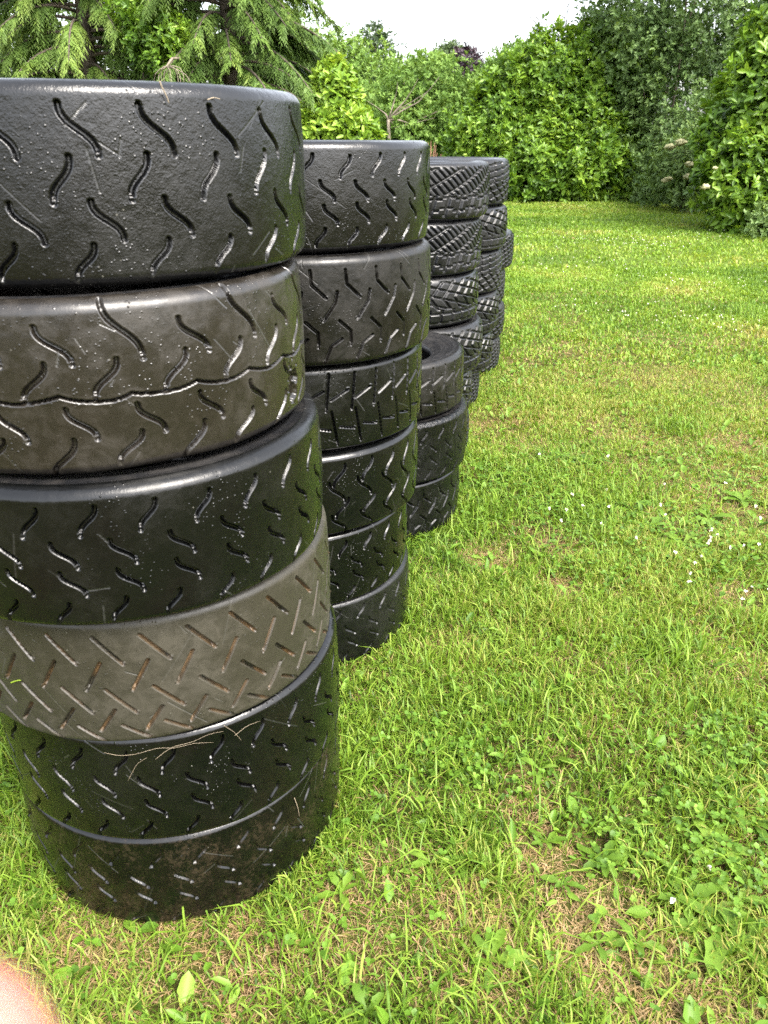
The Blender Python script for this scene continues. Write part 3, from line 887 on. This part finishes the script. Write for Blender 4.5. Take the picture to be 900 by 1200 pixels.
# dark small-leaved shrubs between the two laurels
bush('hawthorn_shrub', 'dark small-leaved shrub rising between the laurel hedge and the laurel bush', 'shrub', SHRUB, [
    pb(775, 190, 18.2, 1.1, 1.3), pb(800, 110, 18.6, 1.3, 1.7), pb(760, 60, 19.0, 1.2, 1.4), pb(830, 20, 18.4, 1.4, 1.9), pb(775, -20, 19, 1.4, 1.5), pb(830, 190, 16.5, .9, 1.2), pb(790, 215, 16.8, .8, .7), pb(720, 15, 19.8, .8, .8), pb(808, 130, 19.6, 1.1, 1.8), pb(850, 110, 19.8, 1.4, 2.2)],
    17500, .09, 7, tm=.48, ts=.28, inner=.62, lump=.2, seed=11)
acc = Acc(); fl = []
eb = [pb(805, 185, 15.6, .55, .5), pb(815, 215, 15.3, .5, .45), pb(790, 200, 15.8, .5, .5)]
bush('elder_bush', 'low elder bush with cream flower heads beside the laurel bush', 'shrub', SHRUB, eb, 900, .10, 6, tm=.7, ts=.2, inner=.3, seed=14, nst=5, r=.02)
eld = bpy.data.objects['elder_bush']
for px, py, r in [(798, 167, .13), (785, 172, .12), (808, 193, .12), (807, 207, .12), (826, 219, .09), (838, 197, .05), (783, 210, .1), (778, 212, .08)]:
    c = np.array(at(px, py, 14.95 if px < 812 else 11.55)) - np.array(eld.location)
    th_, ph_ = np.meshgrid(np.linspace(0, 2 * PI, 18, endpoint=False), np.linspace(0.05, PI - .05, 9), indexing='ij')
    lr_ = r * .8 * (.35 + .85 * rng.random(th_.shape))
    V = np.stack([lr_ * np.sin(ph_) * np.cos(th_), .7 * lr_ * np.sin(ph_) * np.sin(th_), .55 * lr_ * np.cos(ph_)], -1).reshape(-1, 3) + c
    i = np.arange(18)[:, None]; j = np.arange(8)[None]; i2 = (i + 1) % 18
    acc = Acc(); acc.add(V, np.stack([i * 9 + j, i * 9 + j + 1, i2 * 9 + j + 1, i2 * 9 + j], -1).reshape(-1, 4), None, .5)
    link('flower_head', acc.mesh('flower_head'), CREAM, eld)
# big laurel bush on the right edge
bush('laurel_bush', 'big bright green laurel bush at the lawn edge, leaves down to the grass', 'bush', LAUREL, [
    pb(900, 200, 12.4, .95, .85), pb(868, 215, 12.0, .5, .6), pb(912, 115, 12.6, .9, 1.0), pb(915, 65, 12.8, .65, .8), pb(985, 20, 13.0, 1.0, 1.2), pb(960, 160, 12.6, 1.3, 1.3), pb(905, 245, 12.0, .7, .5), pb(1050, 60, 13, 1.3, 1.6), pb(858, 165, 12.5, .45, .55)],
    10500, .13, 7, tm=.58, ts=.24, lump=.2, seed=23)
bush('box_shrub', 'small grey-green shrub at the foot of the big laurel bush', 'shrub', SHRUB, [pb(905, 262, 11.2, .4, .3), pb(940, 262, 11.2, .4, .35)], 700, .06, 6, tm=.7, ts=.2, seed=27, nst=4, r=.015)
# young laurel seen over the second stack
bush('young_laurel', 'young bright green laurel just above the second tyre stack', 'bush', LAUREL, [
    pb(395, 135, 10.4, .36, .36), pb(392, 105, 10.4, .24, .30), pb(410, 160, 10.2, .30, .32), pb(376, 165, 10.3, .36, .36), pb(395, 205, 10.4, .4, .6)],
    2400, .10, 7, tm=.86, ts=.2, lump=.16, seed=31)
# loose trees in the middle distance, leaf colour paled to stand for haze
MID = 'pale green trees beyond the garden'
THIN = LEAF6 * [1, .42, 1]


def midtree(label, blobs, n, size, mat=HAZY_WILLOW, tm=.5, ts=.25, name='willow_tree', seed=40, group=MID, inner=.35, lump=.32, tmpl=THIN, nleaf=6):
    return bush(name, label, 'tree', mat, blobs, n, size, nleaf, tmpl, inner, tm, ts, group, seed=seed, part='crown', lump=lump, r=.09, upb=.15)


midtree('pale willow-like tree straight above the second tyre stack', [pb(415, 105, 27, 1.5, 1.3), pb(395, 72, 27.5, 1.0, .75), pb(372, 70, 27.3, .8, .8), pb(380, 120, 27, 1.3, 1.5), pb(430, 150, 26, 1.6, 1.2)], 4600, .13, seed=41, tm=.6)
midtree('pale spreading tree with bare grey branches behind the young laurel', [pb(495, 112, 25, 1.2, 1.0), pb(470, 135, 24.5, 1.2, 1.0), pb(525, 128, 25, 1.0, .95), pb(505, 85, 26, .75, .55), pb(480, 88, 26, .5, .45), pb(490, 165, 24, 1.5, 1.0)], 4600, .12, seed=47, tm=.5)
midtree('olive green tree showing just left of the laurel hedge top', [pb(565, 118, 24, 1.0, .9), pb(585, 92, 24.5, .8, .7), pb(548, 145, 23.5, 1.0, 1.0), pb(612, 78, 23.5, .8, .6), pb(575, 160, 23, 1.1, .8)], 3600, .11, tm=.4, seed=53)
midtree('distant rounded tree on the skyline above the pale trees', [pb(528, 66, 52, .9, .7), pb(522, 78, 52, 1.1, 1.1), pb(535, 85, 52, 1.1, 1.2)], 1100, .22, FARGREEN, .7, .2, 'round_tree', 59, None, .3, .2)
midtree('distant purple-leaved tree peeping over the pale trees', [pb(546, 74, 30, .6, .5), pb(539, 86, 30, .55, .5), pb(552, 88, 30, .5, .5)], 800, .13, COPPER, .5, .3, 'copper_beech', 61, None, .3, .2)
midtree('long low line of pale green trees filling the skyline behind', [pb(370, 90, 40, 2.0, 1.2), pb(420, 110, 40, 2.0, 1.2), pb(480, 100, 40, 1.8, 1.0), pb(560, 115, 40, 3.0, 1.1), pb(330, 90, 40, 2.5, 2.0), pb(470, 135, 39, 5.0, 1.5), pb(640, 115, 38, 3.0, 1.6), pb(300, 120, 38, 5, 2)], 5200, .26, HAZY_WILLOW, .4, .25, 'field_maple', 67, None)
# spiky dark conifer top on the skyline
def spire(px0, py0, Y, h, w, label, n=1500, mat=FARGREEN, name='pine_tree'):
    top = np.array(at(px0, py0, Y)); root = empty(name, (top[0], top[1], 0)); tag(root, label, 'tree')
    t = rng.random(n) ** .7; a = rng.uniform(0, 2 * PI, n); lay = np.floor(t * 9) / 9
    r = w * (t * .75 + .1 + .25 * (t - lay) * 9 * .6) * np.sqrt(rng.random(n)) * (1 + .35 * np.sin(a * 5 + lay * 20))
    pos = np.stack([r * np.cos(a), r * np.sin(a), top[2] - t * h], 1); od = np.stack([np.cos(a), np.sin(a), .2 + 0 * a], 1)
    acc = Acc(); sprigs(acc, pos, od, 6, .16 * np.ones(n), LEAF6 * [1, .25, 1], rng.random(n) * .45, .7, .3)
    link('crown', acc.mesh('crown'), mat, root)
    a_ = Acc(); a_.tube([(0, 0, 0), (0, 0, top[2] * .5), (0, 0, top[2] - .2)], np.array([.18, .12, .02]), 7)
    link('trunk', a_.mesh('trunk', smooth=True), BARK, root)


spire(440, 27, 30, 3.2, 2.0, 'dark spiky conifer top on the skyline above the pale willow-like tree')
# bare pale branches in the middle tree
root = empty('dead_tree', (*at(455, 175, 23.6)[:2], 0)); tag(root, 'bare pale branches of a dead tree among the pale green trees', 'tree')
a_ = Acc(); off = np.array(root.location)
P0 = np.array([*at(452, 175, 23.2)[:2], 0.0])
fork = np.array(at(455, 140, 23.1))
a_.tube(np.stack([P0, P0 * .5 + fork * .5 + [.08, 0, 0], fork]) - off, np.array([.06, .05, .04]), 7)
link('trunk', a_.mesh('trunk', smooth=True), DEAD, root)
for p1, p2 in [((462, 118), (466, 96)), ((475, 118), (490, 92)), ((468, 128), (500, 108)), ((480, 145), (525, 125)), ((447, 130), (430, 118)), ((490, 120), (515, 90)), ((462, 150), (510, 138))]:
    a_ = Acc(); A, B = np.array(at(*p1, 23.2)), np.array(at(*p2, 22.9))
    a_.tube(np.stack([fork, (fork + A) / 2 + [.02, 0, .03], A, (A + B) / 2 + [.02, 0, 0], B]) - off, np.array([.026, .022, .016, .011, .004]), 5)
    link('branch', a_.mesh('branch', smooth=True), DEAD, root)
# twigs above the hedge
for px, py, lab in [(655, 60, 'bare twiggy sapling poking above the middle of the laurel hedge'), (622, 75, 'thin bare twigs standing above the lower end of the laurel hedge')]:
    B0 = np.array(at(px, py, 19.9)); root = empty('sapling', (B0[0], B0[1], 0)); off = np.array(root.location)
    tag(root, lab, 'sapling'); a_ = Acc()
    tp = np.array(at(px + 12, py - 65, 19.9))
    a_.tube(np.stack([[0, 0, 0], B0 - off, (B0 + tp) / 2 - off + [.05, 0, 0], tp - off]), np.array([.03, .022, .014, .004]), 5)
    for k in range(7):
        s = .2 + .1 * k; q = B0 + (tp - B0) * s - off; e = q + np.array([random.uniform(-.45, .45), random.uniform(-.2, .2), random.uniform(.25, .6)])
        a_.tube(np.stack([q, (q + e) / 2 + [0, 0, -.03], e]), np.array([.010, .007, .003]), 4)
    link('trunk', a_.mesh('trunk', smooth=True), BARK, root)

# conifers on the left: drooping feathery branches
NEED = np.array([(0, 0, 0), (.4, .5, .03), (1, 0, -.1), (.4, -.5, .03)], float)
NEEDq = [(0, 3, 2, 1)]


def conifer(name, label, px, Y, height, rad, nb, z0, mat, seed, tm, droop=.55, fl=.24, zmax=None):
    x0, _, _ = at(px, 100, Y); root = empty(name, (x0, Y, 0)); tag(root, label, 'tree', 'drooping conifers behind the tyre stacks')
    a_ = Acc(); a_.tube([(0, 0, 0), (.05, 0, height * .4), (0, 0, height)], np.array([.13, .085, .02]), 8)
    acc = Acc(); lr = np.random.default_rng(seed)
    br = Acc()
    for k in range(nb):
        f = (k + lr.random()) / nb
        z = z0 + (height - z0) * f
        az = k * 2.399 + lr.normal(0, .3)
        ln = rad * (1 - .8 * (f ** 1.1)) * lr.uniform(.7, 1.15)
        d = np.array([math.cos(az), math.sin(az), 0]); s = np.linspace(0, 1, 12)
        pts = d * (ln * s)[:, None] + np.array([0, 0, 1]) * (z + ln * (.22 * s - droop * s ** 2.1))[:, None]
        br.tube(pts, .022 * (1 - .85 * s) + .003, 5)
        # fronds along both sides
        nf = int(30 + 32 * ln); t = lr.uniform(.2, 1, nf) ** .8
        side = lr.choice([-1, 1], nf); sd = np.array([-d[1], d[0], 0])
        fp = np.stack([np.interp(t, s, pts[:, i_]) for i_ in range(3)], 1)
        fd = norm(d * lr.uniform(.3, .9, nf)[:, None] + sd * (side * lr.uniform(.2, .9, nf))[:, None] + np.array([0, 0, -1]) * lr.uniform(.15, .95, nf)[:, None])
        fln = fl * lr.uniform(.6, 1.2, nf) * (1.2 - .5 * t)
        tin = np.clip(tm + lr.normal(0, .16, nf) + .25 * (t - .6) + lr.normal(0, .12), 0, 1)
        nleaf = 13
        for q in range(nleaf):
            u_ = q / (nleaf - 1)
            dn = np.zeros((nf, 3)); dn[:, 2] = -1
            c = fp + fd * (fln * u_)[:, None] + dn * (fln * .45 * u_ ** 2)[:, None]
            sdir = norm(np.cross(fd, np.array([0, 0, 1.0])) + 1e-6) * (1 if q % 2 else -1)
            xd = norm(fd + sdir * .75 + dn * (.35 + .5 * u_) + lr.normal(0, .12, (nf, 3)))
            nd = norm(np.cross(fd, sdir) + lr.normal(0, .35, (nf, 3)))
            V, Q, T = scatter(NEED * [1, .22, 1], NEEDq, [], c, xd, nd, fln * (.55 - .28 * u_))
            acc.add(V, Q, T, np.repeat(np.clip(tin + .18 * u_, 0, 1), 4))
    link('crown', acc.mesh('crown'), mat, root)
    tr = link('trunk', a_.mesh('trunk', smooth=True), BARK, root)
    link('branches', br.mesh('branches', smooth=True), BARK, root)['kind'] = 'stuff'


conifer('hemlock_tree', 'drooping dark green conifer directly above the top tyre of the front stack', 268, 11.2, 6.5, 1.75, 175, 1.0, CONIFER, 5, .42)
conifer('hemlock_tree', 'lighter drooping conifer at the picture edge behind the front tyre stack', 105, 11.6, 6.8, 1.75, 170, 1.0, CONIFER, 9, .58)
conifer('hemlock_tree', 'darker conifer with bare twigs beside the pale willow-like tree', 312, 13.5, 5.6, 1.0, 110, 1.0, CONIFER, 12, .30)
bush('elm_sapling', 'leafy green sapling growing between the two drooping conifers', 'bush', LAUREL, [pb(185, 45, 10.6, .42, .38), pb(170, 15, 10.8, .42, .4), pb(200, 70, 10.5, .3, .28)], 700, .075, 6, tm=.55, ts=.25, inner=.3, seed=71, nst=5, r=.02)
bush('elder_thicket', 'tangled green thicket behind the lighter conifer', 'shrub', SHRUB, [pb(20, 70, 12.5, .9, .7), pb(-60, 80, 12.5, 1.0, .9), pb(60, 85, 12.8, .8, .6), pb(150, 95, 13.4, 1.2, .8), pb(10, 20, 14.5, 1.1, .8), pb(200, 75, 14.5, 1.3, 1.2), pb(-80, 10, 14.5, 1.3, 1.3), pb(110, 40, 15, 1.5, 1.6), pb(300, 90, 15, 1.4, 1.3)], 5200, .10, 6, tm=.65, ts=.3, inner=.35, seed=77, nst=14, r=.03)
# bundle of dead drooping twigs over the front tyre
B0 = np.array(at(195, 78, 9.7)); root = empty('dead_branch', (B0[0], B0[1], 0)); off = np.array(root.location)
tag(root, 'bundle of dead brown twigs hanging just above the topmost front tyre', 'branch'); a_ = Acc()
a_.tube(np.stack([[0.05, .9, B0[2] + .15], [0, .3, B0[2] + .1], [0, 0, B0[2]]]), np.array([.02, .015, .01]), 6)
for k in range(11):
    e = np.array([-.14 + .035 * k + random.uniform(-.02, .02), random.uniform(-.1, .1), B0[2] - random.uniform(.22, .42)])
    s = np.linspace(0, 1, 6)[:, None]; p0 = np.array([0.0, 0, B0[2]])
    a_.tube(p0 + (e - p0) * s + np.sin(s * PI) * [e[0] * .5, 0, .09], .006 - .004 * s[:, 0], 4)
link('twigs', a_.mesh('twigs', smooth=True), DEAD, root)
# brown dead tuft over the second stack's shoulder
B0 = np.array(at(505, 165, 14)); root = empty('dead_shrub', (B0[0], B0[1], 0)); tag(root, 'brown withered shrub peeping behind the second tyre stack', 'shrub')
a_ = Acc()
BROWN = leaf_mat('withered_leaves', [(0, (0.12, 0.06, 0.03)), (1, (0.26, 0.14, 0.07))], rough=.8, transl=.1)
for k in range(26):
    e = np.array([random.uniform(-.25, .25), random.uniform(-.1, .1), B0[2] + random.uniform(-.35, .03) - abs(random.gauss(0, .05))])
    a_.tube(np.stack([[random.uniform(-.06, .06), 0, 0], [e[0] * .5, e[1] * .5, e[2] * .6], e]), np.array([.016, .012, .005]), 4)
link('stem', a_.mesh('stem', smooth=True), BROWN, root)

# ------------------------------------------------------------------ straws lying on the tyres
m, nt, out = mat_new('dry_straw'); p = N(nt, 'ShaderNodeBsdfPrincipled', Roughness=.6); p.inputs['Base Color'].default_value = (.20, .16, .11, 1)
nt.links.new(p.outputs[0], out.inputs[0]); STRAW = m


def on_tyre(px, py, c, lift=.0015, R=R0):
    """point on the tread of a tyre centred at c seen at a pixel"""
    d = ray(px, py); a = d[0] ** 2 + d[1] ** 2; b = -2 * (d[0] * c[0] + d[1] * c[1]); q = c[0] ** 2 + c[1] ** 2 - (R + lift) ** 2
    t = (-b - math.sqrt(max(b * b - 4 * a * q, 0))) / (2 * a)
    return np.array([d[0] * t, d[1] * t, CAM_H + d[2] * t])


def straw(name, pts, c, r, label, mat=None, lift=.0015):
    q_ = np.array(pts, float); t_ = np.linspace(0, len(q_) - 1, 4 * len(q_)); k_ = np.arange(len(q_))
    q_ = np.stack([np.interp(t_, k_, q_[:, 0]), np.interp(t_, k_, q_[:, 1])], 1)
    for _ in range(3): q_[1:-1] = q_[:-2] * .25 + q_[1:-1] * .5 + q_[2:] * .25
    a_ = Acc(); P_ = np.array([on_tyre(*p_, c, lift) for p_ in q_])
    o0 = P_.mean(0); a_.tube(P_ - o0, np.linspace(r, r * .5, len(P_)), 5)
    tag(link(name, a_.mesh(name, smooth=True), mat or STRAW, loc=o0), label, 'straw', 'dry straws stuck to the tyres')


T1, T5, T6 = (-.425, 1.207), (-.397, 1.195), (-.404, 1.208)
straw('dry_straw', [(187, 95), (190, 103), (195, 112), (198, 121)], T1, .0011, 'short pale straw stuck to the topmost tyre of the front stack, upright')
straw('dry_straw', [(243, 117), (250, 114), (258, 116)], T1, .0008, 'tiny curved straw lying level on the topmost tyre of the front stack')
for i_, (pts, lab) in enumerate([
    ([(122, 882), (140, 886), (160, 884), (185, 876), (205, 877), (225, 871), (250, 870)], 'long pale grass strand along the top of the glossy wet tyre'),
    ([(182, 890), (193, 881), (205, 874), (225, 870), (245, 860), (262, 857)], 'thin straw slanting across the glossy wet tyre below its long strand'),
    ([(150, 915), (160, 895), (172, 888)], 'bent straw hanging in a cut of the glossy wet tyre'),
    ([(275, 862), (290, 850), (305, 845)], 'short straw on the shoulder of the glossy wet tyre'),
    ([(262, 850), (275, 858), (283, 868)], 'curled straw crossing the short one on the glossy wet tyre')]):
    straw('dry_straw', pts, T5, .0004, lab)
straw('dry_straw', [(345, 935), (349, 946), (351, 957)], T6, .0008, 'small pale straw on the mud-caked bottom tyre')
GREENB = leaf_mat('grass_clipping', [(0, (.25, .36, .03)), (1, (.25, .36, .03))])
straw('grass_clipping', [(13, 800), (18, 798), (24, 797)], (-.406, 1.175), .0014, 'bright green grass clipping stuck to the dusty brown tyre', GREENB)

# ------------------------------------------------------------------ the hand at the lens
m, nt, out = mat_new('skin'); L = nt.links.new
tc = N(nt, 'ShaderNodeTexCoord'); nn = noise(nt, tc.outputs['Object'], 60, 4)
r_ = ramp(nt, [(.3, (0.46, 0.185, 0.155)), (.7, (0.50, 0.205, 0.17))], nn.outputs[0])
p = N(nt, 'ShaderNodeBsdfPrincipled', Roughness=.5); L(r_.outputs[0], p.inputs['Base Color'])
p.inputs['Subsurface Weight'].default_value = .6; p.inputs['Subsurface Radius'].default_value = (1.0, .4, .25); p.inputs['Subsurface Scale'].default_value = .012
L(p.outputs[0], out.inputs[0]); SKIN = m
m, nt, out = mat_new('dark_knit'); p = N(nt, 'ShaderNodeBsdfPrincipled', Roughness=.9); p.inputs['Base Color'].default_value = (.03, .035, .05, 1)
nt.links.new(p.outputs[0], out.inputs[0]); KNIT = m


def hand():
    """a hand curled round a held phone: one skinned surface, the forefinger tip straying in front of the lens"""
    c, s_ = math.cos(PITCH), math.sin(PITCH)
    Rt, Up, Fw = np.array([1.0, 0, 0]), np.array([0, s_, c]), np.array([0, c, -s_])
    def W(r, u, f): return tuple(Rt * r + Up * u + Fw * f + np.array([0, 0, CAM_H]))
    verts, edges, rad = [], [], []
    def ad(p_, r, par=None):
        verts.append(W(*p_)); rad.append(r)
        if par is not None: edges.append((par, len(verts) - 1))
        return len(verts) - 1
    wr = ad((-.150, -.135, -.035), .027)
    palm = ad((-.110, -.098, -.020), .034, wr)
    k1 = ad((-.076, -.052, .004), .017, palm)
    # forefinger: three bones, its tip in the corner of the view
    a1 = ad((-.056, -.046, .027), .0095, k1); a2 = ad((-.038, -.039, .038), .0086, a1); ad((-TIPR, -TIPU, .041), .0088, a2)
    for q, (dx, ln) in enumerate(((.016, 1.0), (.033, .93), (.050, .78))):      # the other three curl behind the phone
        kk = ad((-.078 - .2 * dx, -.060 - dx, .002 - .1 * dx), .0135, palm)
        b1 = ad((-.052 - .2 * dx, -.062 - dx * 1.15, .020), .0092, kk); b2 = ad((-.037 - .2 * dx, -.066 - dx * 1.15, .012), .0085, b1)
        ad((-.034 + .012 * (1 - ln), -.069 - dx * 1.15, -.006), .0072, b2)
    t1 = ad((-.090, -.105, -.042), .016, palm); t2 = ad((-.060, -.094, -.052), .0112, t1); ad((-.034, -.084, -.050), .0088, t2)
    fa = ad((-.205, -.195, -.070), .031, wr); ad((-.30, -.30, -.14), .040, fa)
    me = bpy.data.meshes.new('person'); me.from_pydata(verts, edges, []); o = bpy.data.objects.new('person', me); COL.objects.link(o); bpy.context.view_layer.objects.active = o
    md = o.modifiers.new('skin', 'SKIN'); md.use_smooth_shade = True
    for i_, r in enumerate(rad):
        me.skin_vertices[0].data[i_].radius = (r, r)
        me.skin_vertices[0].data[i_].use_root = (i_ == 0)
    sb = o.modifiers.new('sub', 'SUBSURF'); sb.levels = 2; sb.render_levels = 2
    me.materials.append(SKIN)
    tag(o, 'hand of the person taking the picture, one blurred pink fingertip in the lower corner', 'person')
    a_ = Acc(); A, B = np.array(W(-.19, -.18, -.06)), np.array(W(-.34, -.345, -.165)); s = np.linspace(0, 1, 8)
    a_.tube(A + (B - A) * s[:, None], .040 + .016 * s + .0012 * np.sin(s * 40), 24)
    link('sleeve', a_.mesh('sleeve', smooth=True), KNIT, o)


TIPR, TIPU = .0175, .0283
hand()

# ------------------------------------------------------------------ light
w = bpy.data.worlds.new('World'); SC.world = w; w.use_nodes = True
nt = w.node_tree; nt.nodes.clear(); L = nt.links.new
SUN_EL, SUN_AZ = math.radians(52), math.radians(138)      # azimuth clockwise from +Y (view direction)
sky = nt.nodes.new('ShaderNodeTexSky'); sky.sky_type = 'NISHITA'; sky.sun_disc = False
sky.sun_elevation = SUN_EL; sky.sun_rotation = SUN_AZ
sky.air_density = 1.0; sky.dust_density = 4.0; sky.ozone_density = 1.0
hs = nt.nodes.new('ShaderNodeHueSaturation'); hs.inputs['Saturation'].default_value = 0.35
bg = nt.nodes.new('ShaderNodeBackground'); bg.inputs['Strength'].default_value = 0.15
wo = nt.nodes.new('ShaderNodeOutputWorld')
L(sky.outputs[0], hs.inputs['Color']); L(hs.outputs[0], bg.inputs['Color']); L(bg.outputs[0], wo.inputs[0])
sl = bpy.data.lights.new('sun', 'SUN'); sl.energy = 1.2; sl.angle = math.radians(30); sl.color = (1, .93, .82)
so = bpy.data.objects.new('sun', sl); COL.objects.link(so)
dirv = Vector((math.sin(SUN_AZ) * math.cos(SUN_EL), math.cos(SUN_AZ) * math.cos(SUN_EL), math.sin(SUN_EL)))
so.rotation_euler = dirv.to_track_quat('Z', 'Y').to_euler()
so.location = dirv * 30

vs = SC.view_settings; vs.view_transform = 'Standard'; vs.look = 'None'; vs.gamma = 1.0; vs.use_curve_mapping = False
vs.exposure = 2.48
SC.cycles.use_denoising = False
SC.cycles.max_bounces = 6; SC.cycles.diffuse_bounces = 3; SC.cycles.glossy_bounces = 3; SC.cycles.transmission_bounces = 4
SC.cycles.caustics_reflective = False; SC.cycles.caustics_refractive = False
